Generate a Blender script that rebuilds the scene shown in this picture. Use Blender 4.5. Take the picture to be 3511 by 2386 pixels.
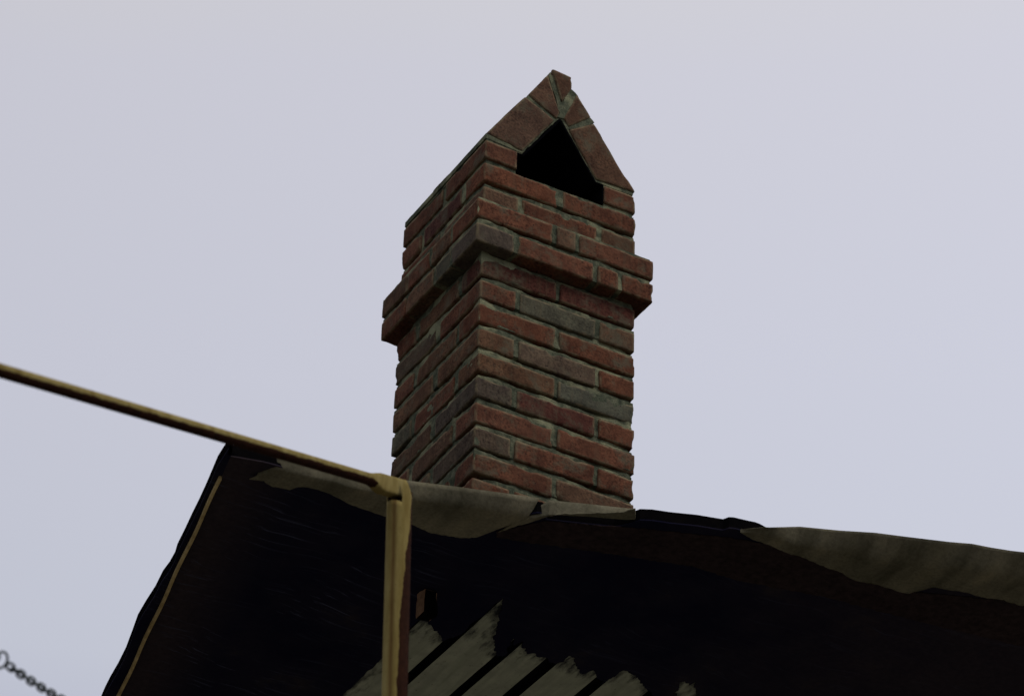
import bpy, math, random
import numpy as np
from mathutils import Matrix, Vector
from mathutils.geometry import tessellate_polygon

scn = bpy.context.scene
for o in list(bpy.data.objects): bpy.data.objects.remove(o)
random.seed(7); RNG = np.random.RandomState(11)

# ------------------------------------------------------------------ camera
OZ = 6.5                                   # height of the joint below the corbel (local z = 0) above ground
cd = bpy.data.cameras.new('camera'); cam = bpy.data.objects.new('camera', cd)
scn.collection.objects.link(cam); scn.camera = cam
cd.sensor_width = 36; cd.sensor_fit = 'HORIZONTAL'; cd.lens = 123.13
RT, DN, FW = (0.870101, -0.492206, 0.02565), (0.303869, 0.494737, -0.814186), (0.388058, 0.716218, 0.580037)
m = Matrix.Identity(4)
for i in range(3):
    m[i][0] = RT[i]; m[i][1] = -DN[i]; m[i][2] = -FW[i]
m[0][3], m[1][3], m[2][3] = -3.0207, -5.7385, 1.6825
cam.matrix_world = m
cd.clip_start = .1; cd.clip_end = 3000
cd.dof.use_dof = True; cd.dof.focus_distance = 8.15; cd.dof.aperture_fstop = 5.6

# ------------------------------------------------------------------ world: bright overcast, unseen left dimmed
w = bpy.data.worlds.new('World'); scn.world = w; w.use_nodes = True
nt = w.node_tree; nt.nodes.clear()
out = nt.nodes.new('ShaderNodeOutputWorld'); bg = nt.nodes.new('ShaderNodeBackground')
sky = nt.nodes.new('ShaderNodeTexSky'); sky.sky_type = 'NISHITA'; sky.sun_disc = False
SUN_EL, SUN_AZ = math.radians(48), math.radians(150)
sky.sun_elevation = SUN_EL; sky.sun_rotation = SUN_AZ; sky.dust_density = 4; sky.air_density = 1.5
geo = nt.nodes.new('ShaderNodeTexCoord'); sep = nt.nodes.new('ShaderNodeSeparateXYZ')
ramp = nt.nodes.new('ShaderNodeValToRGB')
r = ramp.color_ramp; r.elements[0].position = 0.0; r.elements[0].color = (.15, .16, .19, 1)
r.elements[1].position = 1.0; r.elements[1].color = (.62, .60, .63, 1)
for pos, c in ((.30, (.24, .25, .31, 1)), (.44, (.44, .455, .57, 1)), (.50, (.553, .573, .661, 1)), (.57, (.581, .589, .677, 1)), (.64, (.602, .600, .674, 1)), (.67, (.625, .617, .652, 1))):
    e = r.elements.new(pos); e.color = c
nz = nt.nodes.new('ShaderNodeTexNoise'); nz.inputs['Scale'].default_value = 3; nz.inputs['Detail'].default_value = 2
addz = nt.nodes.new('ShaderNodeMath'); addz.operation = 'MULTIPLY_ADD'; addz.inputs[1].default_value = .05
sky_s = nt.nodes.new('ShaderNodeMix'); sky_s.data_type = 'RGBA'; sky_s.blend_type = 'ADD'
sky_s.inputs['Factor'].default_value = .006
L = nt.links.new
L(geo.outputs['Generated'], sep.inputs[0]); L(geo.outputs['Generated'], nz.inputs['Vector'])
L(nz.outputs['Fac'], addz.inputs[0])
sub = nt.nodes.new('ShaderNodeMath'); sub.operation = 'SUBTRACT'; sub.inputs[1].default_value = .025
L(sep.outputs['Z'], sub.inputs[0]); L(sub.outputs[0], addz.inputs[2])
L(addz.outputs[0], ramp.inputs[0])
L(ramp.outputs[0], sky_s.inputs['A']); L(sky.outputs[0], sky_s.inputs['B'])
# slightly brighter to the right; unseen sky at left dimmed to darken left faces
dt = nt.nodes.new('ShaderNodeVectorMath'); dt.operation = 'DOT_PRODUCT'; dt.inputs[1].default_value = (.87, -.49, 0)
L(geo.outputs['Generated'], dt.inputs[0])
mg = nt.nodes.new('ShaderNodeMath'); mg.operation = 'MULTIPLY_ADD'; mg.inputs[1].default_value = .32; mg.inputs[2].default_value = .99
L(dt.outputs['Value'], mg.inputs[0])
mx = nt.nodes.new('ShaderNodeClamp'); mx.inputs['Min'].default_value = .60; mx.inputs['Max'].default_value = 1.06; L(mg.outputs[0], mx.inputs[0])
L(mx.outputs[0], bg.inputs[1]); L(sky_s.outputs['Result'], bg.inputs[0]); L(bg.outputs[0], out.inputs[0])

sd = bpy.data.lights.new('sun', 'SUN'); so = bpy.data.objects.new('sun', sd); scn.collection.objects.link(so)
sd.energy = .75; sd.angle = math.radians(25); sd.color = (1, .95, .88)
d = Vector((math.sin(SUN_AZ) * math.cos(SUN_EL), math.cos(SUN_AZ) * math.cos(SUN_EL), math.sin(SUN_EL)))
so.rotation_euler = d.to_track_quat('Z', 'Y').to_euler()

scn.view_settings.view_transform = 'Standard'; scn.view_settings.look = 'None'
scn.view_settings.exposure = 0; scn.view_settings.gamma = 1; scn.view_settings.use_curve_mapping = False
scn.render.engine = 'CYCLES'; scn.render.resolution_x = 1024; scn.render.resolution_y = 695

# ------------------------------------------------------------------ helpers
def hash3(ix, iy, iz, seed):
    h = (ix * 374761393 + iy * 668265263 + iz * 2147483647 + seed * 1274126177) & 0xffffffff
    h = ((h ^ (h >> 13)) * 1274126177) & 0xffffffff
    h = ((h ^ (h >> 16)) * 2246822519) & 0xffffffff
    return ((h ^ (h >> 15)) & 0xffffff) / float(0xffffff)
def vnoise(P, scale, seed=0):
    P = np.asarray(P, float) * scale; i = np.floor(P).astype(np.int64); f = P - i; f = f * f * (3 - 2 * f)
    r = 0
    for dx in (0, 1):
        for dy in (0, 1):
            for dz in (0, 1):
                wt = (f[:, 0] if dx else 1 - f[:, 0]) * (f[:, 1] if dy else 1 - f[:, 1]) * (f[:, 2] if dz else 1 - f[:, 2])
                r = r + wt * hash3(i[:, 0] + dx, i[:, 1] + dy, i[:, 2] + dz, seed)
    return r * 2 - 1
def fbm(P, scale, seed=0, oct=3):
    a = 0; g = 1; s = 0
    for k in range(oct):
        a = a + g * vnoise(P, scale * 2 ** k, seed + 17 * k); s += g; g *= .5
    return a / s

class Mesh:
    def __init__(s): s.v = []; s.f = []; s.t = []; s.e = []; s.n = 0; s.mi = []
    def add(s, V, F, tint=(1, 1, 1), edge=None, mi=0):
        V = np.asarray(V, float)
        s.v.append(V); s.f += [tuple(int(i) + s.n for i in f) for f in F]; s.mi += [mi] * len(F)
        s.t.append(np.tile(np.array(list(tint) + [1.0]), (len(V), 1)))
        s.e.append(np.zeros(len(V)) if edge is None else np.asarray(edge)); s.n += len(V)
    def build(s, name, mats, parent=None, smooth=False):
        V = np.concatenate(s.v) + np.array([0, 0, OZ])
        if parent is not None: V = V - np.array(parent.location)
        me = bpy.data.meshes.new(name); me.from_pydata(V.tolist(), [], s.f)
        if not isinstance(mats, (list, tuple)): mats = [mats]
        for mm in mats: me.materials.append(mm)
        me.polygons.foreach_set('material_index', s.mi)
        if smooth: me.polygons.foreach_set('use_smooth', [True] * len(me.polygons))
        a = me.attributes.new('tint', 'FLOAT_COLOR', 'POINT'); a.data.foreach_set('color', np.concatenate(s.t).ravel())
        b = me.attributes.new('wear_shade', 'FLOAT', 'POINT'); b.data.foreach_set('value', np.concatenate(s.e))
        me.update()
        o = bpy.data.objects.new(name, me); scn.collection.objects.link(o)
        if parent is not None: o.parent = parent
        return o
def thing(name, label, cat, loc):
    o = bpy.data.objects.new(name, None); scn.collection.objects.link(o)
    o.location = (loc[0], loc[1], loc[2] + OZ); o['label'] = label; o['category'] = cat
    o.empty_display_size = .1
    return o

_lat = {}
def lattice(nx, ny, nz):
    k = (nx, ny, nz)
    if k in _lat: return _lat[k]
    I = np.stack(np.meshgrid(np.arange(nx + 1), np.arange(ny + 1), np.arange(nz + 1), indexing='ij'), -1)
    on = (I[..., 0] == 0) | (I[..., 0] == nx) | (I[..., 1] == 0) | (I[..., 1] == ny) | (I[..., 2] == 0) | (I[..., 2] == nz)
    ID = -np.ones(on.shape, int); ID[on] = np.arange(on.sum())
    F = []
    def q(a, b, c, d, flip):
        S = np.stack([a.ravel(), b.ravel(), c.ravel(), d.ravel()], 1)
        F.append(S[:, ::-1] if flip else S)
    for side, fl in ((0, True), (-1, False)):
        A = ID[side]; q(A[:-1, :-1], A[1:, :-1], A[1:, 1:], A[:-1, 1:], fl)
        A = ID[:, side]; q(A[:-1, :-1], A[1:, :-1], A[1:, 1:], A[:-1, 1:], not fl)
        A = ID[:, :, side]; q(A[:-1, :-1], A[1:, :-1], A[1:, 1:], A[:-1, 1:], fl)
    _lat[k] = (I[on] / np.array([nx, ny, nz], float), np.concatenate(F))
    return _lat[k]

def brick_pts(dims, res=.0065, rnd=.005, seed=0, rough=1.0):
    dims = np.array(dims, float)
    n = np.maximum(2, np.round(dims / res).astype(int))
    U, F = lattice(*n)
    P = U * dims
    lo = np.full(3, 1.0) * rnd; hi = dims - rnd
    # uneven corner rounding: vertical end corners are worn more
    q = np.clip(P, lo, hi); dv = P - q; ln = np.linalg.norm(dv, axis=1)
    surf = q + dv / np.maximum(ln, 1e-9)[:, None] * np.minimum(rnd, ln)[:, None]
    nrm = dv / np.maximum(ln, 1e-9)[:, None]
    # wear: close to an arris
    dist = np.sort(np.minimum(P, dims - P), axis=1)[:, 1]
    edge = np.clip(1 - dist / .016, 0, 1)
    off = np.array([seed * 3.17, seed * 1.91, seed * 7.3])
    N = surf + off
    disp = fbm(N, 45, seed, 3) * .0008 * rough + vnoise(N, 14, seed + 5) * .0007 * rough
    chip = np.clip(vnoise(N, 34, seed + 9) - .25, 0, 1) * edge ** 2 * .009 * rough
    # worn ends: corners eaten back
    ends = np.sort(np.minimum(P, dims - P), axis=1)[:, 1] 
    surf = surf + nrm * (disp - chip)[:, None]
    warp = np.stack([vnoise(N, 9, seed + 31 + k) for k in range(3)], 1) * .0011 * rough
    return surf + warp, F, edge, U

RED, BROWN, GREY, DARK, PURP = (.134, .054, .031), (.112, .061, .036), (.088, .084, .058), (.084, .032, .024), (.095, .070, .050)
def tone(c, s):
    rr = random.Random(s); k = 1 + rr.uniform(-.16, .16); h = rr.uniform(-.06, .06)
    return (c[0] * k * (1 + h), c[1] * k, c[2] * k * (1 - h))
def pick(s):
    rr = random.Random(s * 13 + 5); x = rr.random()
    return RED if x < .46 else BROWN if x < .91 else PURP if x < .95 else GREY if x < .965 else DARK

_seed = [0]
def brick(M, x0, x1, y0, y1, z0, z1, col=None, jit=.0010, res=.0065):
    _seed[0] += 1; s = _seed[0]; rr = random.Random(s * 7 + 3)
    P, F, E, U = brick_pts((x1 - x0, y1 - y0, z1 - z0), res=res, rnd=rr.uniform(.0012, .0030), seed=s)
    c = np.array([(x1 - x0) / 2, (y1 - y0) / 2, (z1 - z0) / 2])
    P = P - c
    a = rr.uniform(-1, 1) * .0045; b = rr.uniform(-1, 1) * .0045; g = rr.uniform(-1, 1) * .006
    Rm = np.array([[1, -a, b], [a, 1, -g], [-b, g, 1]])
    P = P @ Rm.T + c + np.array([x0 + rr.uniform(-jit, jit), y0 + rr.uniform(-jit, jit), z0 + rr.uniform(-1, 1) * .0012])
    M.add(P, F, tone(col or pick(s), s), E)

W = .4155; CP = .0683; BW = .094; J = .0120; JB = .0160; JL = .0215; BL = (W - J) / 2

def ring(M, row, kind, p=0.0, cols={}, full=True, BW=BW):
    """one course, kind A: two stretchers on the front face; kind B: headers at the corners"""
    z1 = -row * CP - JB * .5; z0 = z1 - (CP - JB)
    a, b = -p, W + p
    g = lambda k: cols.get(k)
    if kind == 'A':
        mid = (a + b) / 2
        for yy, tag in (((a, a + BW), 'f'), ((b - BW, b), 'k')):
            brick(M, a, mid - J / 2, yy[0], yy[1], z0, z1, g(tag + '0'))
            brick(M, mid + J / 2, b, yy[0], yy[1], z0, z1, g(tag + '1'))
        for xx, tag in (((a, a + BW), 'l'), ((b - BW, b), 'r')):
            brick(M, xx[0], xx[1], a + BW + JL * .85, b - BW - JL * .85, z0, z1, g(tag + 'm'))
    elif kind == 'B':
        mid = (a + b) / 2
        for xx, tag in (((a, a + BW), 'l'), ((b - BW, b), 'r')):
            brick(M, xx[0], xx[1], a, mid - JL / 2, z0, z1, g(tag + '0'))
            brick(M, xx[0], xx[1], mid + JL / 2, b, z0, z1, g(tag + '1'))
        if full:
            for yy, tag in (((a, a + BW), 'f'), ((b - BW, b), 'k')):
                brick(M, a + BW + J, b - BW - J, yy[0], yy[1], z0, z1, g(tag + 'm'))

# ------------------------------------------------------------------ materials
def mat(name):
    mt = bpy.data.materials.new(name); mt.use_nodes = True; t = mt.node_tree
    b = t.nodes['Principled BSDF']; b.inputs['Specular IOR Level'].default_value = .25
    return mt, t, b
def nd(t, ty, **kw):
    n = t.nodes.new(ty)
    for k, v in kw.items():
        if k in n.inputs: n.inputs[k].default_value = v
        else: setattr(n, k, v)
    return n
def noise(t, vec, scale, detail=4, rough=.55):
    n = nd(t, 'ShaderNodeTexNoise'); n.inputs['Scale'].default_value = scale; n.inputs['Detail'].default_value = detail
    n.inputs['Roughness'].default_value = rough; t.links.new(vec, n.inputs['Vector']); return n.outputs['Fac']
def rmp(t, fac, stops):
    n = nd(t, 'ShaderNodeValToRGB'); e = n.color_ramp.elements
    e[0].position = stops[0][0]; e[0].color = (*stops[0][1], 1); e[1].position = stops[-1][0]; e[1].color = (*stops[-1][1], 1)
    for p, c in stops[1:-1]: x = e.new(p); x.color = (*c, 1)
    t.links.new(fac, n.inputs[0]); return n.outputs[0]
def mixc(t, fac, a, b, mode='MIX'):
    n = nd(t, 'ShaderNodeMix'); n.data_type = 'RGBA'; n.blend_type = mode
    for s, v in (('Factor', fac), ('A', a), ('B', b)):
        i = [q for q in n.inputs if q.name == s and (q.type == ('VALUE' if s == 'Factor' else 'RGBA'))][0]
        if hasattr(v, 'links'): t.links.new(v, i)
        else: i.default_value = v if s == 'Factor' else (*v, 1)
    return [q for q in n.outputs if q.type == 'RGBA'][0]
def math_(t, op, a, b=0.0, c=None):
    n = nd(t, 'ShaderNodeMath'); n.operation = op
    for i, v in enumerate((a, b) if c is None else (a, b, c)):
        if hasattr(v, 'links'): t.links.new(v, n.inputs[i])
        else: n.inputs[i].default_value = v
    return n.outputs[0]
def bump(t, b, h, strength=.5, dist=.002):
    n = nd(t, 'ShaderNodeBump'); n.inputs['Strength'].default_value = strength; n.inputs['Distance'].default_value = dist
    t.links.new(h, n.inputs['Height']); t.links.new(n.outputs[0], b.inputs['Normal'])
def objc(t): return nd(t, 'ShaderNodeTexCoord').outputs['Object']

MORT = (.25, .265, .19)
mb, t, b = mat('weathered_brick')
co = objc(t); ta = nd(t, 'ShaderNodeAttribute', attribute_name='tint').outputs['Color']
we = nd(t, 'ShaderNodeAttribute', attribute_name='wear_shade').outputs['Fac']
n1 = noise(t, co, 26, 5, .6); n2 = noise(t, co, 150, 4, .65); n3 = noise(t, co, 9, 3)
c = mixc(t, .85, ta, rmp(t, n1, ((.28, (.55, .55, .6)), (.5, (1, 1, 1)), (.72, (1.45, 1.5, 1.45)))), 'MULTIPLY')
c = mixc(t, rmp(t, n3, ((.35, (.18, .18, .18)), (.65, (.75, .75, .75)))), c, rmp(t, n2, ((.36, (.30, .28, .28)), (.48, (1, 1, 1)), (.64, (1.7, 1.65, 1.55)))), 'MULTIPLY')
# grey lime bloom patches
bl = rmp(t, noise(t, co, 17, 5, .7), ((.52, (0, 0, 0)), (.68, (.75, .75, .75))))
c = mixc(t, bl, c, (.130, .120, .078))
# vertical streaks
mp = nd(t, 'ShaderNodeMapping'); mp.inputs['Scale'].default_value = (70, 70, 6); t.links.new(co, mp.inputs[0])
st = rmp(t, noise(t, mp.outputs[0], 1, 3), ((.55, (0, 0, 0)), (.8, (.35, .35, .35))))
c = mixc(t, st, c, (.165, .120, .070))
# dark pits
pv = nd(t, 'ShaderNodeTexVoronoi'); pv.inputs['Scale'].default_value = 75; t.links.new(co, pv.inputs['Vector'])
pit = math_(t, 'LESS_THAN', pv.outputs['Distance'], .13)
pit2 = math_(t, 'MULTIPLY', pit, math_(t, 'GREATER_THAN', noise(t, co, 40, 2), .55))
c = mixc(t, math_(t, 'MULTIPLY', pit2, .8), c, (.03, .02, .02))
# pale worn rim with mortar smears
rim = math_(t, 'MULTIPLY', rmp(t, we, ((.55, (0, 0, 0)), (.86, (1, 1, 1)))), rmp(t, noise(t, co, 33, 5, .7), ((.42, (0, 0, 0)), (.60, (1, 1, 1)))))
c = mixc(t, math_(t, 'MULTIPLY', rim, .75), c, (.25, .20, .115))
t.links.new(c, b.inputs['Base Color']); b.inputs['Roughness'].default_value = .95; b.inputs['Specular IOR Level'].default_value = .1
hh = math_(t, 'SUBTRACT', math_(t, 'ADD', n2, math_(t, 'MULTIPLY', noise(t, co, 420, 3), .5)), pit2)
bump(t, b, hh, .7, .0022)

mm, t, b = mat('mortar')
co = objc(t); n1 = noise(t, co, 60, 5, .65); n2 = noise(t, co, 300, 3)
c = rmp(t, n1, ((.30, (.052, .061, .042)), (.5, (.108, .120, .078)), (.70, (.205, .21, .135))))
c = mixc(t, rmp(t, noise(t, co, 14, 4), ((.5, (0, 0, 0)), (.62, (.8, .8, .8)))), c, (.32, .32, .19))
c = mixc(t, .5, c, rmp(t, n2, ((.3, (.6, .6, .6)), (.6, (1.1, 1.1, 1.1)))), 'MULTIPLY')
t.links.new(c, b.inputs['Base Color']); b.inputs['Roughness'].default_value = 1; b.inputs['Specular IOR Level'].default_value = .05
bump(t, b, math_(t, 'ADD', n1, n2), .8, .003)

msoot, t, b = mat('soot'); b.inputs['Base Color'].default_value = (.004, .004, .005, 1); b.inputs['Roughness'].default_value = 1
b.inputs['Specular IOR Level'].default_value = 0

mtar, t, b = mat('black_tar')
co = objc(t); sx = nd(t, 'ShaderNodeSeparateXYZ'); t.links.new(co, sx.inputs[0]); X, Y = sx.outputs[0], sx.outputs[1]
mp = nd(t, 'ShaderNodeMapping'); mp.inputs['Scale'].default_value = (5, 85, 14); mp.inputs['Rotation'].default_value = (0, 0, -.25); t.links.new(co, mp.inputs[0])
warp = nd(t, 'ShaderNodeTexNoise'); warp.inputs['Scale'].default_value = 4; t.links.new(co, warp.inputs['Vector'])
va = nd(t, 'ShaderNodeVectorMath'); va.operation = 'MULTIPLY_ADD'; va.inputs[1].default_value = (3, 9, 0); t.links.new(warp.outputs['Color'], va.inputs[0]); t.links.new(mp.outputs[0], va.inputs[2])
ns = noise(t, va.outputs[0], 1, 6, .7); nb = noise(t, co, 4.5, 5, .6); nf = noise(t, co, 60, 4, .7)
# weathered brown beside the left batten; milky veil painted towards the right end
dl = math_(t, 'SUBTRACT', math_(t, 'ADD', X, 1.035), math_(t, 'MULTIPLY', math_(t, 'ADD', Y, .342), .206))
ml = rmp(t, math_(t, 'ADD', dl, math_(t, 'MULTIPLY', nb, .12)), ((.10, (1, 1, 1)), (.24, (0, 0, 0))))
ml = math_(t, 'MULTIPLY', ml, math_(t, 'GREATER_THAN', dl, .002))
mr = rmp(t, math_(t, 'ADD', math_(t, 'MULTIPLY', X, .8), math_(t, 'MULTIPLY', nb, .35)), ((.30, (0, 0, 0)), (.85, (1, 1, 1))))
mk = math_(t, 'MAXIMUM', ml, math_(t, 'MULTIPLY', mr, .75))
c = rmp(t, nb, ((.40, (.011, .011, .027)), (.60, (.020, .018, .033)), (.75, (.044, .035, .036))))
c = mixc(t, math_(t, 'MULTIPLY', mk, .85), c, mixc(t, nf, (.024, .018, .022), (.080, .060, .062)))
scr = math_(t, 'MULTIPLY', rmp(t, ns, ((.56, (0, 0, 0)), (.68, (1, 1, 1)))), rmp(t, noise(t, co, 4.1, 2), ((.42, (0, 0, 0)), (.58, (1, 1, 1)))))
scr = math_(t, 'MULTIPLY', scr, rmp(t, math_(t, 'ADD', X, 1.0), ((.38, (1, 1, 1)), (.75, (.28, .28, .28)))))
c = mixc(t, scr, c, (.080, .088, .135))
t.links.new(c, b.inputs['Base Color']); b.inputs['Roughness'].default_value = .9; b.inputs['Specular IOR Level'].default_value = .02
bump(t, b, ns, .4, .002)
mtar2, t, b = mat('darkened_felt_edge'); b.inputs['Roughness'].default_value = 1; b.inputs['Specular IOR Level'].default_value = 0  # darker copy of the tar, so the sky-lit edge stays black
co = objc(t); t.links.new(rmp(t, noise(t, co, 30, 4), ((.3, (.003, .003, .004)), (.7, (.007, .006, .006)))), b.inputs['Base Color'])

mfelt, t, b = mat('grey_felt')
co = objc(t)
n1 = noise(t, co, 130, 4, .7); n2 = noise(t, co, 6, 4, .6)
c = rmp(t, n2, ((.3, (.125, .116, .076)), (.5, (.19, .173, .115)), (.7, (.262, .235, .155))))
mpf = nd(t, 'ShaderNodeMapping'); mpf.inputs['Scale'].default_value = (16, 5, 8); mpf.inputs['Rotation'].default_value = (0, 0, .35); t.links.new(co, mpf.inputs[0])
n4 = noise(t, mpf.outputs[0], 1, 5, .6)
c = mixc(t, .7, c, rmp(t, n4, ((.36, (.55, .55, .52)), (.52, (1, 1, 1)), (.66, (1.25, 1.22, 1.15)))), 'MULTIPLY')
c = mixc(t, .6, c, rmp(t, n1, ((.3, (.6, .6, .6)), (.6, (1.15, 1.15, 1.15)))), 'MULTIPLY')
t.links.new(c, b.inputs['Base Color']); b.inputs['Roughness'].default_value = 1; b.inputs['Specular IOR Level'].default_value = .03
bump(t, b, n1, .6, .002)

mboard, t, b = mat('pale_board')
co = objc(t)
mp = nd(t, 'ShaderNodeMapping'); mp.inputs['Scale'].default_value = (60, 5, 60); t.links.new(co, mp.inputs[0])
n1 = noise(t, mp.outputs[0], 1, 5, .6); n2 = noise(t, co, 18, 5, .65)
c = rmp(t, n1, ((.3, (.36, .38, .27)), (.6, (.50, .515, .375))))
c = mixc(t, rmp(t, n2, ((.42, (0, 0, 0)), (.68, (.65, .65, .65)))), c, (.30, .30, .23))
sp = math_(t, 'GREATER_THAN', noise(t, co, 110, 4), .68)
c = mixc(t, math_(t, 'MULTIPLY', sp, .7), c, (.08, .08, .07))
wb = nd(t, 'ShaderNodeAttribute', attribute_name='wear_shade').outputs['Fac']
mp2 = nd(t, 'ShaderNodeMapping'); mp2.inputs['Scale'].default_value = (48, 15, 60); t.links.new(co, mp2.inputs[0])
sm = math_(t, 'ADD', math_(t, 'MULTIPLY', wb, .42), noise(t, mp2.outputs[0], 1, 5, .7))
c = mixc(t, rmp(t, sm, ((.74, (0, 0, 0)), (1.0, (.95, .95, .95)))), c, (.012, .012, .02))
t.links.new(c, b.inputs['Base Color']); b.inputs['Roughness'].default_value = .95; b.inputs['Specular IOR Level'].default_value = .1
bump(t, b, n1, .3, .002)

mbrown, t, b = mat('brown_stained_sheet')
co = objc(t)
n1 = noise(t, co, 60, 5, .7); n2 = noise(t, co, 5, 4)
c = mixc(t, n2, (.026, .017, .019), (.056, .038, .036)); c = mixc(t, .6, c, rmp(t, n1, ((.35, (.3, .3, .3)), (.65, (1.3, 1.3, 1.3)))), 'MULTIPLY')
t.links.new(c, b.inputs['Base Color']); b.inputs['Roughness'].default_value = 1; b.inputs['Specular IOR Level'].default_value = .05

mwood, t, b = mat('ochre_wood_strip')
co = objc(t); n1 = noise(t, co, 30, 4)
c = rmp(t, n1, ((.35, (.42, .30, .12)), (.65, (.72, .55, .26)))); t.links.new(c, b.inputs['Base Color']); b.inputs['Roughness'].default_value = .8

mfrag, t, b = mat('tan_brick_end')
co = objc(t); n1 = noise(t, co, 90, 4)
c = rmp(t, n1, ((.35, (.30, .17, .11)), (.65, (.44, .27, .17)))); t.links.new(c, b.inputs['Base Color']); b.inputs['Roughness'].default_value = .95

myel, t, b = mat('worn_yellow_paint')
co = objc(t); we = nd(t, 'ShaderNodeAttribute', attribute_name='wear_shade').outputs['Fac']
mp = nd(t, 'ShaderNodeMapping'); mp.inputs['Scale'].default_value = (40, 40, 7); t.links.new(co, mp.inputs[0])
n1 = noise(t, mp.outputs[0], 1, 5, .6); n2 = noise(t, co, 70, 5, .7); n3 = noise(t, co, 22, 4, .6)
c = rmp(t, n1, ((.3, (.20, .145, .042)), (.5, (.285, .222, .075)), (.7, (.37, .30, .115))))
c = mixc(t, rmp(t, n2, ((.58, (0, 0, 0)), (.74, (.7, .7, .7)))), c, (.17, .12, .035))
c = mixc(t, 1.0, c, nd(t, 'ShaderNodeAttribute', attribute_name='tint').outputs['Color'], 'MULTIPLY')
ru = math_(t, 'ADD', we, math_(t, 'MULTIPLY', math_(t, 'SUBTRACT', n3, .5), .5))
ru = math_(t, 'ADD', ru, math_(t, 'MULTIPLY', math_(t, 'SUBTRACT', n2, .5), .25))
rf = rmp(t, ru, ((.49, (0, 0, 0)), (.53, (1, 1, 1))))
rust_shade = rmp(t, n2, ((.3, (.018, .007, .004)), (.7, (.048, .018, .009))))  # rust on the upright; also the painted shade under the rail
c = mixc(t, rf, c, rust_shade)
t.links.new(c, b.inputs['Base Color']); b.inputs['Roughness'].default_value = .7; b.inputs['Specular IOR Level'].default_value = .03
bump(t, b, math_(t, 'SUBTRACT', n2, rf), .3, .001)

mchain, t, b = mat('dark_chain_steel'); b.inputs['Base Color'].default_value = (.02, .035, .025, 1); b.inputs['Roughness'].default_value = .6
co = objc(t); t.links.new(rmp(t, noise(t, co, 200, 3), ((.3, (.010, .016, .012)), (.7, (.03, .05, .035)))), b.inputs['Base Color'])

mwall, t, b = mat('rendered_wall')
co = objc(t); n1 = noise(t, co, 8, 6)
t.links.new(rmp(t, n1, ((.3, (.22, .21, .18)), (.7, (.32, .30, .26)))), b.inputs['Base Color']); b.inputs['Roughness'].default_value = .95
bump(t, b, noise(t, co, 120, 3), .5, .004)
mground, t, b = mat('yard_gravel')
co = objc(t); n1 = noise(t, co, 30, 6, .7)
t.links.new(rmp(t, n1, ((.3, (.07, .066, .055)), (.7, (.17, .158, .13)))), b.inputs['Base Color']); b.inputs['Roughness'].default_value = 1
bump(t, b, n1, .6, .02)

# ------------------------------------------------------------------ ground
G = Mesh(); s_ = 600
G.add([(-s_, -s_, -OZ), (s_, -s_, -OZ), (s_, s_, -OZ), (-s_, s_, -OZ)], [(0, 1, 2, 3)])
go = G.build('ground', mground); go['kind'] = 'structure'

# ------------------------------------------------------------------ chimney
ch = thing('brick_chimney', 'square red brick chimney with corbelled band and open triangular hood, rising above the roof', 'chimney', (.2077, .2077, -.618))
S = Mesh()
over = {
    -1: {'f0': DARK, 'f1': DARK, 'lm': BROWN},
    0: {'fm': GREY, 'l0': RED, 'l1': PURP, 'r0': BROWN},
    1: {'f0': RED, 'f1': RED, 'lm': BROWN},
    2: {'l0': BROWN, 'fm': PURP, 'r0': RED, 'l1': BROWN},
    3: {'f0': BROWN, 'f1': GREY, 'lm': RED, 'k0': GREY},
    4: {'l0': PURP, 'fm': DARK, 'r0': RED, 'l1': BROWN},
    5: {'f0': RED, 'f1': RED, 'lm': BROWN},
    6: {'l0': PURP, 'fm': RED, 'r0': RED, 'l1': BROWN},
    7: {'f0': RED, 'f1': BROWN, 'lm': BROWN},
    8: {'l0': RED, 'fm': BROWN, 'r0': RED},
}
for row in range(-1, 9):
    ring(S, row, 'A' if row % 2 else 'B', 0, over.get(row, {}))
S.build('shaft', mb, ch, smooth=True)

# corbel band, two courses, 30 mm proud
CB = Mesh(); p = .030; a, b_ = -p, W + p; BD = BW + p
def corbel(row, segF, segL, cF, cL):
    z1 = -row * CP - JB * .5; z0 = z1 - (CP - JB)
    x = a
    for i, (wd, c) in enumerate(zip(segF, cF)):
        if wd < 0: x += -wd; continue
        brick(CB, x, x + wd, a, a + BD - .004 * (i % 2), z0, z1, c, jit=.001); x += wd + J
    x = a + BD + J * .3
    for wd, c in zip(segL, cL):
        x2 = min(x + wd, b_ - BD - J * .3) if wd < .3 else b_ - BD - J * .3
        brick(CB, a, a + BD, x, x2, z0, z1, c, jit=.001); x = x2 + J
    # far faces
    mid = (a + b_) / 2
    brick(CB, a, mid - J / 2, b_ - BD, b_, z0, z1); brick(CB, mid + J / 2, b_, b_ - BD, b_, z0, z1)
    brick(CB, b_ - BD, b_, a + BD + J, b_ - BD - J, z0, z1)
corbel(-3, [.202, .050, .2005], [.10, .19], [RED, BROWN, RED], [BROWN, RED])
corbel(-2, [.1, .202, .055, .084], [.075, .20], [PURP, RED, RED, RED], [GREY, BROWN])
CB.build('corbel_band', mb, ch, smooth=True)

# upper courses
US = Mesh()
ring(US, -4, 'B', 0, {'l0': BROWN, 'fm': RED, 'r0': BROWN, 'l1': RED})
ring(US, -5, 'A', 0, {'f0': RED, 'f1': RED, 'lm': DARK})
ring(US, -6, 'B', -.0005, {'l0': RED, 'l1': RED, 'r0': RED, 'r1': RED}, full=False, BW=.0865)
US.build('upper_shaft', mb, ch, smooth=True)

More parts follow.
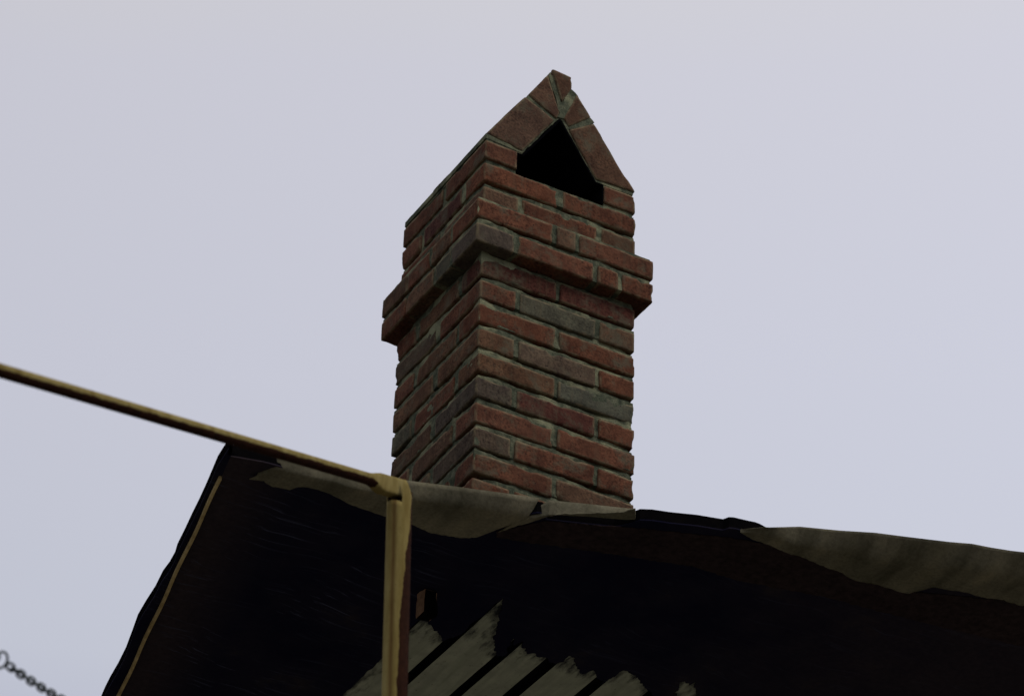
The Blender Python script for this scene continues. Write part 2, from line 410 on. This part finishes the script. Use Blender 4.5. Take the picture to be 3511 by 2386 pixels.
# gabled hood: leaning bricks on edge, six ranks deep
GC = Mesh()
def quad_brick(M, Q, y0, y1, col, res=.0065, rnd=.003):
    """Q: 4 corners (x,z): (0,0),(1,0),(1,1),(0,1)"""
    _seed[0] += 1; s = _seed[0]
    Q = np.array(Q, float)
    lx = (np.linalg.norm(Q[1] - Q[0]) + np.linalg.norm(Q[2] - Q[3])) / 2; lz = (np.linalg.norm(Q[3] - Q[0]) + np.linalg.norm(Q[2] - Q[1])) / 2
    P, F, E, U = brick_pts((lx, y1 - y0, lz), res, rnd, s, .75)
    u = (P[:, 0] / lx)[:, None]; v = (P[:, 2] / lz)[:, None]
    X = Q[0] * (1 - u) * (1 - v) + Q[1] * u * (1 - v) + Q[2] * u * v + Q[3] * (1 - u) * v
    M.add(np.stack([X[:, 0], y0 + P[:, 1], X[:, 1]], 1), F if np.cross(Q[1] - Q[0], Q[3] - Q[0]) > 0 else [f[::-1] for f in F], tone(col, s), E)
LB = [(.1, .4125), (.1884, .5435), (.1043, .5814), (.0013, .4265)]
LS = [(.1935, .5515), (.2005, .5700), (.1660, .6780), (.1120, .5915)]
AP = [(.2060, .6085), (.2328, .6620), (.2325, .6970), (.1758, .7012)]
RS = [(.2120, .5600), (.2269, .5405), (.2884, .5955), (.2470, .6500)]
RB = [(.3056, .4110), (.4156, .4165), (.2970, .5795), (.2271, .5300)]
BRN = (.108, .060, .038)
for k in range(6):
    y0 = k * .0700 + .001; y1 = y0 + .0580
    rr = random.Random(k + 40); jx = rr.uniform(-.002, .002) if k else 0; jy = rr.uniform(-.002, 0) if k else 0
    for Q in (LB, LS, AP, RS, RB):
        quad_brick(GC, [(x + jx, z + jy) for x, z in Q], y0, y1, BRN if rr.random() < .7 or k == 0 else RED)
GC.build('gable_hood', mb, ch, smooth=True)

# mortar
MO = Mesh()
def tube(side0, side1, z0, z1, recess, res=.005, seed=0):
    """closed square ring of mortar between side0..side1 (square plan)"""
    n = int((side1 - side0) / res); nz_ = max(2, int((z1 - z0) / .0023))
    loop = []
    for i in range(n): loop.append((side0 + (side1 - side0) * i / n, side0, 0, -1))
    for i in range(n): loop.append((side1, side0 + (side1 - side0) * i / n, 1, 0))
    for i in range(n): loop.append((side1 - (side1 - side0) * i / n, side1, 0, 1))
    for i in range(n): loop.append((side0, side1 - (side1 - side0) * i / n, -1, 0))
    N = len(loop); V = []; D = []
    for j in range(nz_ + 1):
        z = z0 + (z1 - z0) * j / nz_
        for (x, y, dx, dy) in loop: V.append((x, y, z)); D.append((dx, dy, 0))
    V = np.array(V); D = np.array(D, float)
    # pull in towards the axis so the corners close
    cx = (side0 + side1) / 2; h = (side1 - side0) / 2
    rec = recess + .0022 * fbm(V, 60, seed, 3) + .0042 * vnoise(V, 13, seed + 3)
    rec = np.clip(rec, .0012, .014)
    ph = ((V[:, 2] / CP + .5) % 1.0 - .5) * CP / (JB / 2)          # -1..1 across a bed joint
    rake = np.clip((ph - .25 + .5 * vnoise(V * np.array([1, 1, 0]), 22, seed + 8)) / .5, 0, 1) * np.clip(.6 + .9 * vnoise(V, 16, seed + 12), .1, 1.2)
    rec = rec + .013 * rake * (np.abs(ph) < 1.6)
    rec = rec + .016 * np.exp(-((V[:, 2] + 8 * CP) / .010) ** 2) * (np.exp(-((V[:, 0] - side0) / .035) ** 2) * (V[:, 1] < side0 + .03) + np.exp(-((V[:, 1] - side0) / .05) ** 2) * (V[:, 0] < side0 + .03)).clip(0, 1)
    X = V[:, 0] - cx; Y = V[:, 1] - cx
    V[:, 0] = cx + np.clip(X, -(h - rec), h - rec); V[:, 1] = cx + np.clip(Y, -(h - rec), h - rec)
    F = []
    for j in range(nz_):
        for i in range(N):
            i2 = (i + 1) % N; F.append((j * N + i, j * N + i2, (j + 1) * N + i2, (j + 1) * N + i))
    F.append(tuple(range(N - 1, -1, -1)))
    base = nz_ * N
    # inner opening so that the flue stays hollow on top
    hh_ = .118
    inner = [(cx - hh_, cx - hh_, z1), (cx + hh_, cx - hh_, z1), (cx + hh_, cx + hh_, z1), (cx - hh_, cx + hh_, z1)]
    V = np.concatenate([V, inner]); b0 = len(V) - 4
    for s in range(4):
        seg = [base + (s * n + i) % N for i in range(n + 1)]
        F.append(tuple(seg) + (b0 + (s + 1) % 4, b0 + s))
    MO.add(V, F)
tube(0, W, -.612, CP + JB / 2 + .0010, .0036, seed=1)
tube(-p, W + p, CP + JB / 2 + .0025, 3 * CP - .0015, .0034, seed=5)
tube(0, W, 3 * CP - .0008, 5 * CP - .004, .0036, seed=9)
def prism(M, poly, y0, y1, tint=(1, 1, 1), mi=0, seed=0, amp=0):
    pts = np.array(poly, float)
    if amp:   # refine + roughen the outline
        q = []
        for i in range(len(pts)):
            A, B = pts[i], pts[(i + 1) % len(pts)]; k = max(1, int(np.linalg.norm(B - A) / .006))
            for j in range(k): q.append(A + (B - A) * j / k)
        pts = np.array(q); P3 = np.column_stack([pts, np.zeros(len(pts))])
        pts = pts + np.stack([vnoise(P3, 70, seed), vnoise(P3, 70, seed + 1)], 1) * amp
    n = len(pts); V = [(x, y0, z) for x, z in pts] + [(x, y1, z) for x, z in pts]
    tri = tessellate_polygon([[Vector((x, z, 0)) for x, z in pts]])
    F = [tuple(t_) for t_ in tri] + [tuple(n + i for i in reversed(t_)) for t_ in tri]
    F += [(i, (i + 1) % n, n + (i + 1) % n, n + i) for i in range(n)]
    M.add(V, F, tint, mi=mi)
zo = 5 * CP
for sx in (0, 1):     # bed and head joints of the opening course
    x0, x1 = (.006, BW - .008) if sx == 0 else (W - BW + .008, W - .006)
    prism(MO, [(x0, zo - .012), (x1, zo - .012), (x1, zo + CP + .004), (x0, zo + CP + .004)], .0065, W - .0065, seed=3, amp=.001)
# hood: mortar core with the opening cut out
prism(MO, [(.004, .4050), (.100, .4050), (.1975, .5530), (.2035, .5570), (.2100, .5535), (.3065, .4050), (.4100, .4050), (.4110, .4190),
           (.2945, .5790), (.2870, .5960), (.2510, .6500), (.2400, .6580), (.2320, .6640), (.2050, .6400), (.1790, .6840), (.1660, .6690), (.1080, .5840), (.004, .4240)],
      .0050, .4150, seed=4, amp=.0016)
# pointing squeezed out of the joints on the front
prism(MO, [(.1680, .6760), (.1740, .6880), (.1830, .6500), (.2010, .6080), (.2080, .6090), (.2300, .6600), (.2440, .6560), (.2480, .6480), (.2190, .5780), (.2115, .5590), (.2035, .5570), (.1955, .5560), (.1990, .5720), (.1880, .6150)],
      .0022, .05, seed=6, amp=.0022)
prism(MO, [(.2270, .5320), (.2300, .5395), (.2880, .5950), (.2975, .5830), (.2650, .5540)], .0022, .05, seed=8, amp=.0022)
prism(MO, [(.0015, .4120), (.0015, .4270), (.06, .4200), (.1010, .4130), (.1010, .4070)], .0035, .412, seed=9, amp=.0015)
MO.build('mortar', mm, ch)

# soot lined flue
FL = Mesh()
def boxv(M, x0, x1, y0, y1, z0, z1, mi=0):
    V = [(x0, y0, z0), (x1, y0, z0), (x1, y1, z0), (x0, y1, z0), (x0, y0, z1), (x1, y0, z1), (x1, y1, z1), (x0, y1, z1)]
    M.add(V, [(3, 2, 1, 0), (4, 5, 6, 7), (0, 1, 5, 4), (1, 2, 6, 5), (2, 3, 7, 6), (3, 0, 4, 7)], mi=mi)
i0, i1 = .100, W - .100
boxv(FL, i0, i1, i0, i0 + .012, -.60, zo + .0035); boxv(FL, i0, i1, i1 - .012, i1, -.60, zo + .0035)
boxv(FL, i0, i0 + .012, i0 + .0125, i1 - .0125, -.60, zo + .0030); boxv(FL, i1 - .012, i1, i0 + .0125, i1 - .0125, -.60, zo + .0030)
boxv(FL, i0 + .013, i1 - .013, i0 + .013, i1 - .013, -.60, -.59)
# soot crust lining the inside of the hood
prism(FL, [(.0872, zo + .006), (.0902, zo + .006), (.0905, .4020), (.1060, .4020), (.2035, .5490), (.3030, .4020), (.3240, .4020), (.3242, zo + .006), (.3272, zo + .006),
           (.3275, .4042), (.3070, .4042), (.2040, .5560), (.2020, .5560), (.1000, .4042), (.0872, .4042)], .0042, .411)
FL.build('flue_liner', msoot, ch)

# ------------------------------------------------------------------ roof overhang (seen from below)
EDGE = [(-0.5559, 0.0792), (-0.4795, 0.0601), (-0.3778, 0.0499), (-0.2737, 0.0427), (-0.1966, 0.0238), (-0.1225, -0.0013), (-0.0483, -0.0266), (0.0362, -0.0539), (0.1219, -0.0798), (0.2244, -0.116), (0.3079, -0.1467), (0.322, -0.1554), (0.3307, -0.1692), (0.3547, -0.182), (0.3934, -0.1933), (0.4487, -0.2148), (0.5079, -0.2304), (0.5144, -0.2446), (0.5242, -0.2492), (0.5614, -0.255), (0.6126, -0.2655), (0.66, -0.2821), (0.754, -0.3168), (0.8255, -0.3505), (0.8929, -0.3729), (0.9886, -0.4064), (1.0345, -0.4262), (1.0764, -0.4349), (1.1267, -0.4487), (1.1791, -0.4682), (1.275, -0.495), (1.7, -.62), (2.6, -.90)]
LEFT = [(-0.5663, 0.0526), (-0.5617, 0.0946), (-0.557, 0.1318), (-0.5448, 0.185), (-0.5306, 0.2481), (-0.5182, 0.308), (-0.5076, 0.3645), (-0.4931, 0.4354), (-0.4803, 0.5032), (-0.4707, 0.5354), (-0.4634, 0.5804), (-0.4602, 0.6228), (-0.447, 0.6931), (-0.4379, 0.7671), (-0.4284, 0.8305), (-0.4103, 0.901), (-0.39, 0.9832), (-0.3758, 1.0586), (-0.3657, 1.1256), (-0.3557, 1.1799), (-0.3362, 1.2691), (-0.319, 1.3602), (-.20, 2.0)]
HOLE = [(0.1335, 1.05), (0.1281, 0.9269), (0.1258, 0.6642), (0.116, 0.51), (0.1181, 0.4624), (0.1274, 0.4455), (0.1471, 0.4674), (0.1734, 0.4835), (0.1881, 0.4977), (0.2097, 0.5076), (0.2297, 0.4717), (0.2291, 0.4117), (0.2317, 0.3456), (0.2361, 0.2793), (0.2552, 0.3173), (0.2795, 0.3756), (0.3046, 0.4343), (0.3513, 0.5109), (0.3662, 0.4997), (0.3451, 0.4231), (0.3619, 0.4361), (0.3701, 0.4216), (0.3934, 0.4542), (0.4266, 0.4543), (0.4533, 0.4596), (0.485, 0.4732), (0.4941, 0.456), (0.4926, 0.4207), (0.5092, 0.4246), (0.5347, 0.4518), (0.5583, 0.4775), (0.5772, 0.4426), (0.6024, 0.4674), (0.627, 0.486), (0.627, 0.4617), (0.6341, 0.4089), (0.6713, 0.4146), (0.711, 0.4481), (0.756, 0.4739), (0.7987, 0.5117), (0.8593, 0.5945), (.90, .75), (.95, 1.05)]
HOLE2 = [(1.02, .80), (0.8789, 0.5837), (0.8105, 0.4647), (0.7765, 0.392), (0.784, 0.3755), (0.8037, 0.3818), (0.809, 0.3667), (0.8532, 0.428), (0.9368, 0.5473), (1.06, .75)]
ZB, ZT = -.645, -.618
ro = thing('roof_overhang', 'black tarred roof overhang seen from below, with grey felt edge and some bare pale boards', 'roof', (.5, .5, ZB))

def refine(poly, step, closed=True):
    q = []; n = len(poly)
    for i in range(n if closed else n - 1):
        A = np.array(poly[i]); B = np.array(poly[(i + 1) % n]); k = max(1, int(np.linalg.norm(B - A) / step))
        for j in range(k): q.append(A + (B - A) * j / k)
    if not closed: q.append(np.array(poly[-1]))
    return np.array(q)
outline = list(EDGE) + [(2.9, 0.2), (3.2, 2.0)] + list(reversed(LEFT))
OUT = refine(outline, .012)
_x = OUT[:, 0]; _near = OUT[:, 1] < np.interp(_x, [e[0] for e in EDGE], [e[1] for e in EDGE]) + .004
_ins = np.interp(_x, [-.44, -.38, -.30, .095, .118, .136, .155, .30, .33, .58, .66, .80, 3], [0, .034, .038, .038, .004, .004, .028, .026, 0, 0, .035, .050, .050]) * _near
OUT[:, 1] += _ins
def rag(poly, amp, seed):
    q = refine(poly, .0035); P3 = np.column_stack([q, np.zeros(len(q))])
    dy = (np.abs(vnoise(P3, 62, seed)) * 1.2 + np.abs(vnoise(P3, 150, seed + 3)) * .8 - .6) * amp
    dx = vnoise(P3, 90, seed + 7) * amp * .35
    return q + np.stack([dx, dy], 1)
H1 = rag(HOLE, .011, 3); H2 = rag(HOLE2, .012, 9)
H1[H1[:, 0] < .125, 0] += 0
def sheet(M, outer, holes, z0, z1, mi=0):
    loops = [outer] + holes
    tri = tessellate_polygon([[Vector((x, y, 0)) for x, y in l] for l in loops])
    A = np.concatenate(loops); n = len(A)
    V = np.concatenate([np.column_stack([A, np.full(n, z0)]), np.column_stack([A, np.full(n, z1)])])
    F = []
    for t_ in tri:
        a_, b2, c_ = t_; cr = np.cross(A[b2] - A[a_], A[c_] - A[a_])
        if cr > 0: t_ = (t_[0], t_[2], t_[1])
        F.append(tuple(t_)); F.append(tuple(n + i for i in reversed(t_)))
    s = 0
    for l in loops:
        k = len(l); F += [(s + i, s + (i + 1) % k, n + s + (i + 1) % k, n + s + i) for i in range(k)]; s += k
    M.add(V, F, mi=mi)
# tar coat: underside sheet with ragged gaps, and the skirt wrapping the edges
TC = Mesh(); sheet(TC, OUT, [H1, H2], ZB - .003, ZB)
k = len(OUT); P3 = np.column_stack([OUT, np.zeros(k)])
TC.build('tar_coat', mtar, ro)
TF = Mesh(); sheet(TF, OUT * 1.0, [], ZB + .0185, ZT)
sk = Mesh()
V = np.concatenate([np.column_stack([OUT, np.full(k, ZB + .0002)]), np.column_stack([OUT, np.full(k, ZB + .0184)])])
inn = OUT + (np.array([1.2, 1.0]) - OUT) / np.linalg.norm(np.array([1.2, 1.0]) - OUT, axis=1)[:, None] * .012
V = np.concatenate([V, np.column_stack([inn, np.full(k, ZB + .0002)]), np.column_stack([inn, np.full(k, ZB + .0184)])])
F = []
for i in range(k):
    j = (i + 1) % k
    F += [(i, j, k + j, k + i), (2 * k + j, 2 * k + i, 3 * k + i, 3 * k + j), (j, i, 2 * k + i, 2 * k + j), (k + i, k + j, 3 * k + j, 3 * k + i)]
TF.add(V, F)
TF.build('roofing_felt', mtar2, ro)
# boards
gaps = [(.102, .123), (.212, .240), (.349, .374), (.456, .491), (.600, .631), (.738, .762), (.872, .897), (1.006, 1.030)]
for (g0, g1), (h0, h1) in zip(gaps[:-1], gaps[1:]):
    B = Mesh(); rr = random.Random(int(g1 * 1000))
    yl = .03 - .36 * g1
    dims = (h0 - g1, 1.95 - yl, .016); U, Fq = lattice(10, 160, 2); P = U * np.array(dims) + np.array([g1, yl, ZB + .0006 + rr.uniform(0, .0015)])
    P[:, 0] += .0015 * vnoise(P, 6, 5); P[:, 2] += .0004 * vnoise(P, 20, 5)
    mi_ = [1 if np.ptp(U[list(f)][:, 0]) < 1e-6 else 0 for f in Fq]; B.add(P, Fq); B.mi = mi_
    HB_ = np.concatenate([H1, H2]); dd = np.sqrt(((P[:, None, :2] - HB_[None, ::3]) ** 2).sum(-1)).min(1); B.e[-1] = np.clip(1 - dd / .07, 0, 1)
    B.build('board', [mboard, mtar2], ro)

# felt flaps wrapped over the near edge
def resample(pl, n):
    pl = np.array(pl, float); d_ = np.r_[0, np.cumsum(np.linalg.norm(np.diff(pl, axis=0), axis=1))]; s = np.linspace(0, d_[-1], n)
    return np.stack([np.interp(s, d_, pl[:, 0]), np.interp(s, d_, pl[:, 1])], 1)
def flap(top, low, zt, seed, wave=.004, n=160, mrows=26, curl=.42, rag_=.002):
    T = resample(top, n); Lw = resample(low, n); ztv = zt
    if not np.isscalar(zt):
        tp = np.array(top, float); d_ = np.r_[0, np.cumsum(np.linalg.norm(np.diff(tp, axis=0), axis=1))]; ztv = np.interp(np.linspace(0, d_[-1], n), d_, zt)
    P3 = np.column_stack([Lw, np.zeros(n)]); Lw = Lw + np.stack([vnoise(P3, 90, seed) * rag_, vnoise(P3, 120, seed + 1) * rag_], 1)
    V = []
    for j in range(mrows + 1):
        v = j / mrows; v0 = v; xy = T * (1 - v0) + Lw * v0
        q = np.column_stack([xy, np.zeros(n)])
        wob = wave * (fbm(q @ np.array([[1, .8, 0], [-.25, .3, 0], [0, 0, 1]]), 11, seed, 3) * 1.8 + .2) * min(1, v * 3)
        zb_ = ZB - .0065 - np.maximum(0, wob + wave * .6 * min(1, v * 3))
        z = ztv + (zb_ - ztv) * math.sin(math.pi / 2 * min(1.0, v / curl))
        V.append(np.column_stack([xy, np.broadcast_to(z, (n,))]))
    V = np.concatenate(V); th = .0022; up = V + np.array([0, 0, th]); up[:n] = V[:n] + np.array([.001, .003, 0])
    N = len(V); F = []
    for j in range(mrows):
        for i in range(n - 1):
            q = (j * n + i, (j + 1) * n + i, (j + 1) * n + i + 1, j * n + i + 1); F.append(q); F.append(tuple(N + x for x in reversed(q)))
    for i in range(n - 1):
        a1 = mrows * n + i; F.append((a1, N + a1, N + a1 + 1, a1 + 1)); F.append((i + 1, N + i + 1, N + i, i))
    for j in range(mrows):
        a1 = j * n; F.append((a1, N + a1, N + a1 + n, a1 + n)); a1 += n - 1; F.append((a1 + n, N + a1 + n, N + a1, a1))
    M = Mesh(); M.add(np.concatenate([V, up]), F); o = M.build('felt_flap', mfelt, ro, smooth=True); return o
off = lambda pts, dx=0, dy=-.009: [(x + dx, y + dy) for x, y in pts]
F1LOW = [(-0.4812, 0.125), (-0.4527, 0.1174), (-0.4216, 0.1267), (-0.3884, 0.1184), (-0.3706, 0.0901), (-0.3467, 0.0845), (-0.3071, 0.0887), (-0.2461, 0.1025), (-0.1908, 0.1047), (-0.1537, 0.1078), (-0.1233, 0.1028), (-0.0917, 0.1043), (-0.0449, 0.1093), (-0.0114, 0.1056), (0.027, 0.0945), (0.0545, 0.0728)]
F1TOP = [(-0.4556, 0.0686), (-0.4434, 0.0399), (-0.389, 0.0324), (-0.3066, 0.027)]
f1 = flap([(-.4700, .100), (-.4500, .0500), (-.425, .0480), (-.37, .0400), (-.2737, .0337)] + off(EDGE[4:9]) [0:5] + [(.1210, -.0875)], F1LOW, ZT + .0012, 21, .0030, curl=.20)
F2LOW = [(0.0840, 0.0330), (0.0880, 0.0226), (0.1004, 0.0022), (0.1257, -0.0473), (0.1421, -0.0809), (0.1761, -0.1146), (0.2409, -0.1564), (0.2760, -0.1850), (0.292, -0.2130)]
f2 = flap([(.0900, .0250), (.0985, -.0450), (.1440, -.0930)] + off(EDGE[9:12]), F2LOW, [ZB - .006, ZB - .006] + [ZT + .0012] * 4, 33, .002, curl=.25)
F3LOW = [(0.5367, -0.2558), (0.5575, -0.2508), (0.5794, -0.2455), (0.6146, -0.2415), (0.6499, -0.2375), (0.6895, -0.2342), (0.7277, -0.2335), (0.7797, -0.2263), (0.8258, -0.2285), (0.8721, -0.2307), (0.9097, -0.2318), (0.9462, -0.2277), (0.9799, -0.228), (0.9998, -0.2341), (1.0105, -0.2605), (1.0245, -0.2889), (1.049, -0.3024), (1.0812, -0.3117), (1.1497, -0.3183), (1.1947, -0.3238), (1.249, -0.3332), (1.3046, -0.3423), (1.75, -.45)]
T3 = [(.5367, -.2558), (.5557, -.2753), (.5765, -.2933), (.6700, -.2925)] + off(EDGE[22:32])
f3 = flap(T3, F3LOW, [ZB - .006] * 3 + [ZT + .0012] * (len(T3) - 3), 45, .007, n=260)

# brown stained sheet behind the tar near the right half
BU = [(0.0822, 0.0335), (0.1543, -0.0595), (0.3336, -0.1369), (0.5339, -0.2143), (0.6552, -0.2438), (0.9984, -0.2364), (1.2466, -0.3368), (1.9, -0.55)]
BLo = [(0.0957, 0.0575), (0.2874, -0.0013), (0.5219, -0.0687), (0.6515, -0.0744), (0.8519, -0.1182), (1.0792, -0.141), (1.363, -0.1781), (2.0, -0.34)]
bs = Mesh(); poly = rag(BU + list(reversed(BLo)), .004, 77); sheet(bs, poly, [], ZB - .0050, ZB - .0032); bs.build('stained_strip', mbrown, ro)

# wooden strip along the left edge
ST = Mesh(); A = np.array((-0.5354, 0.1583)); Bp = np.array((-0.3304, 1.1517)); dr = (Bp - A) / np.linalg.norm(Bp - A); nn = np.array([-dr[1], dr[0]])
Bp = Bp + dr * .5; n = 60; V = []
for i in range(n + 1):
    c0 = A + (Bp - A) * i / n + nn * .0012 * math.sin(i * .5)
    for s1, z in ((-.0033, ZB - .0032), (.0033, ZB - .0032), (.0033, ZB - .012), (-.0033, ZB - .012)):
        q = c0 + nn * s1; V.append((q[0], q[1], z))
F = [(0, 1, 2, 3), tuple(4 * n + i for i in (3, 2, 1, 0))]
for i in range(n):
    for a1 in range(4): b1 = (a1 + 1) % 4; F.append((4 * i + a1, 4 * i + 4 + a1, 4 * i + 4 + b1, 4 * i + b1))
ST.add(V, F); ST.build('edge_batten', mwood, ro)

# block hanging under the deck
HB = Mesh(); P, F, E, U = brick_pts((.036, .040, .066), .005, .0015, 901); HB.add(P + np.array([.060, .326, ZB - .003 - .066 + .0005]), F, BROWN, E)
HB.mi = [1 if U[list(f)][:, 1].max() < 1e-6 or U[list(f)][:, 2].max() < 1e-6 else 0 for f in F]
HB.build('brick_block', [mfrag, mtar2], ro)

# wall that carries the overhang, out of the picture below
WL = Mesh(); boxv(WL, -.12, 3.1, 1.55, 1.80, -OZ, ZB - .004); WL.build('supporting_wall', mwall, ro)

# ------------------------------------------------------------------ yellow pipe frame
A0 = np.array([-0.4906, -0.6295, -1.0953]); Abot = np.array([-0.48098, -0.6347, -1.56511])
fr = thing('pipe_frame', 'worn yellow pipe frame with rusty upright and sloping rail in front of the roof', 'handrail', (-.43, -.60, -OZ))
tocam = np.array([-.476, -.879, 0]); right = np.array([.870, -.492, 0])
right = right / np.linalg.norm(right); tocam = np.array([-right[1] * -1, 0, 0]) if False else np.array([right[1], -right[0], 0])
def post(base_top, axis, length, rad, name='post', cut=True):
    M = Mesh(); n = 72; rows = int(length / .012)
    ang = np.linspace(0, 2 * math.pi, n, endpoint=False)     # 0 = towards the camera, + = right
    V = []; Wv = []; Tn = []
    def top(a):
        a = (a + math.pi) % (2 * math.pi) - math.pi
        if not cut: return .02
        x = math.sin(a)
        if math.cos(a) < -.15: return -.012
        if x < .34: return -.044 - .008 * (x + 1)
        return -.002 - .030 * max(0, (x - .5) / .5) ** 1.6
    zs = [0.0] + [i / rows for i in range(1, rows + 1)]
    for f_ in zs:
        for a in ang:
            h0 = top(a); d_ = -h0 + f_ * (length + h0)
            # slightly flattened, with a shallow rolled groove on the left of the front
            aa = (a + math.pi) % (2 * math.pi) - math.pi
            rr = rad * (1 - .035 * math.exp(-((aa + .42) / .16) ** 2))
            P = base_top + axis * d_ + (tocam * math.cos(a) + right * math.sin(a)) * rr
            V.append(P)
            hh2 = d_
            bound = float(np.interp(hh2, [0, .06, .12, .18, .33, .6], [1.45, 1.25, 1.0, .60, .22, .15]))   # rust creeps round the right side lower down
            wv = .5 + .9 * (aa - bound) if aa > -.3 else 0.1
            g = math.exp(-((aa + .36) / .20) ** 2); Tn.append((1 - .42 * g, 1 - .54 * g, 1 - .54 * g, 1))
            Wv.append(wv)
    F = [(i * n + j, (i + 1) * n + j, (i + 1) * n + (j + 1) % n, i * n + (j + 1) % n) for i in range(rows) for j in range(n)]
    N = len(V)
    V2 = [v - (v - (base_top + axis * ((v - base_top) @ axis))) * .09 for v in map(np.array, V)]
    F2 = [tuple(N + x for x in reversed(f)) for f in F]
    rim_ = [(j, (j + 1) % n, N + (j + 1) % n, N + j) for j in range(n)]
    M.add(np.array(V + V2), F + F2 + rim_, edge=Wv + [.9] * N); M.t[-1] = np.array(Tn + Tn)
    return M.build(name, myel, fr, smooth=True)
ax = (Abot - A0) / np.linalg.norm(Abot - A0)
post(A0, ax, (OZ - 1.0953) / abs(ax[2]) , .0245)

# rail: round pipe flattened at its end into a lug that sits inside the upright
R0 = np.array([-0.4960, -.6290, -1.1020]); R1 = np.array([-1.5302, -1.2693, -1.5924]); rd = (R1 - R0) / np.linalg.norm(R1 - R0)
Rend = R0 + rd * 2.75
RA = Mesh(); n = 40; up = np.array([0, 0, 1.0]) - rd * rd[2]; up /= np.linalg.norm(up); sd_ = np.cross(rd, up)
V = []; Wv = []
stations = [-.016, .01, .025, .04, .055, .068, .076, .084, .092, .10, .11, .12] + list(np.linspace(.14, 2.75, 60))
for s in stations:
    fl = 1 - min(1, max(0, (s - .070) / .045)); fl = fl * fl * (3 - 2 * fl)    # 1 = flat lug
    for j in range(n):
        a = 2 * math.pi * j / n; cx_, cy_ = math.cos(a), math.sin(a)
        rc = .0118
        # squircle lug: tall and thin
        px_ = np.sign(cx_) * abs(cx_) ** .35 * .0190; py_ = np.sign(cy_) * abs(cy_) ** .35 * .0120
        h_ = cx_ * rc * (1 - fl) + px_ * fl; w_ = cy_ * rc * (1 - fl) + py_ * fl
        V.append(R0 + rd * s + up * (h_ - .003 * fl) + sd_ * w_)
        Wv.append(.25 + .42 * min(1, max(0, (-cx_ + .15) / .6)) * (1 - fl))  # dark mask on the lower half paints the rail's shaded underside
F = [(i * n + j, i * n + (j + 1) % n, (i + 1) * n + (j + 1) % n, (i + 1) * n + j) for i in range(len(stations) - 1) for j in range(n)]
F += [tuple(range(n - 1, -1, -1)), tuple((len(stations) - 1) * n + j for j in range(n))]
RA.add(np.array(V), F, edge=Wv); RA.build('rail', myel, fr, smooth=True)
post(Rend + np.array([0, 0, -.01]), np.array([0, 0, -1.0]), OZ + Rend[2] - .01, .0245, cut=False)

# ------------------------------------------------------------------ chain
t2 = np.array([-.8375, -.5464, 0]); p0 = np.array([-.543, -.625, 0])
def cpos(s): return p0 + t2 * s + np.array([0, 0, -2.0835 + (1.65 if s > 1.16 else .33) * (s - 1.16) ** 2])
chn = thing('chain', 'thin dark steel chain with one large ring, sagging at lower left below the yellow rail', 'chain', tuple(cpos(1.16)))
def link_mesh(M, c, d, roll, ln, wd, rd_, seg=18, sub_=7):
    d = d / np.linalg.norm(d); u = np.cross(d, [0, 0, 1]); u /= np.linalg.norm(u); v = np.cross(u, d)
    e1 = u * math.cos(roll) + v * math.sin(roll); e2 = np.cross(d, e1)
    V = []
    for i in range(seg):
        a = 2 * math.pi * i / seg; ca, sa = math.cos(a), math.sin(a)
        x = ca * wd / 2 + np.sign(ca) * (ln - wd) / 2 * min(1, abs(ca) * 3); y = sa * wd / 2
        c0 = c + d * x + e1 * y; nr = d * ca + e1 * sa; nr /= np.linalg.norm(nr)
        for j in range(sub_):
            b2 = 2 * math.pi * j / sub_; V.append(c0 + (nr * math.cos(b2) + e2 * math.sin(b2)) * rd_)
    F = [(i * sub_ + j, ((i + 1) % seg) * sub_ + j, ((i + 1) % seg) * sub_ + (j + 1) % sub_, i * sub_ + (j + 1) % sub_) for i in range(seg) for j in range(sub_)]
    M.add(np.array(V), F)
PITCH = .0140; s = 0.0; i = 0; rest = Mesh(); ringdone = False
while s < 1.605:
    if not ringdone and s > 1.078:
        M = Mesh(); c = cpos(s + .0125); link_mesh(M, c, cpos(s + .02) - cpos(s), 2.12, .027, .026, .0021, 26); M.build('ring', mchain, chn, smooth=True)
        s += .032 - .004; ringdone = True; i += 1; continue
    c = cpos(s); d_ = cpos(s + .002) - cpos(s); roll = (0.55 if i % 2 else 2.12) + random.uniform(-.15, .15)
    if .84 < s < 1.30:
        M = Mesh(); link_mesh(M, c, d_, roll, .0190, .0108, .0022); M.build('link', mchain, chn, smooth=True)
    else: link_mesh(rest, c, d_, roll, .0190, .0108, .0022, 10, 5)
    s += PITCH; i += 1
ro_ = rest.build('links', mchain, chn, smooth=True); ro_['kind'] = 'stuff'
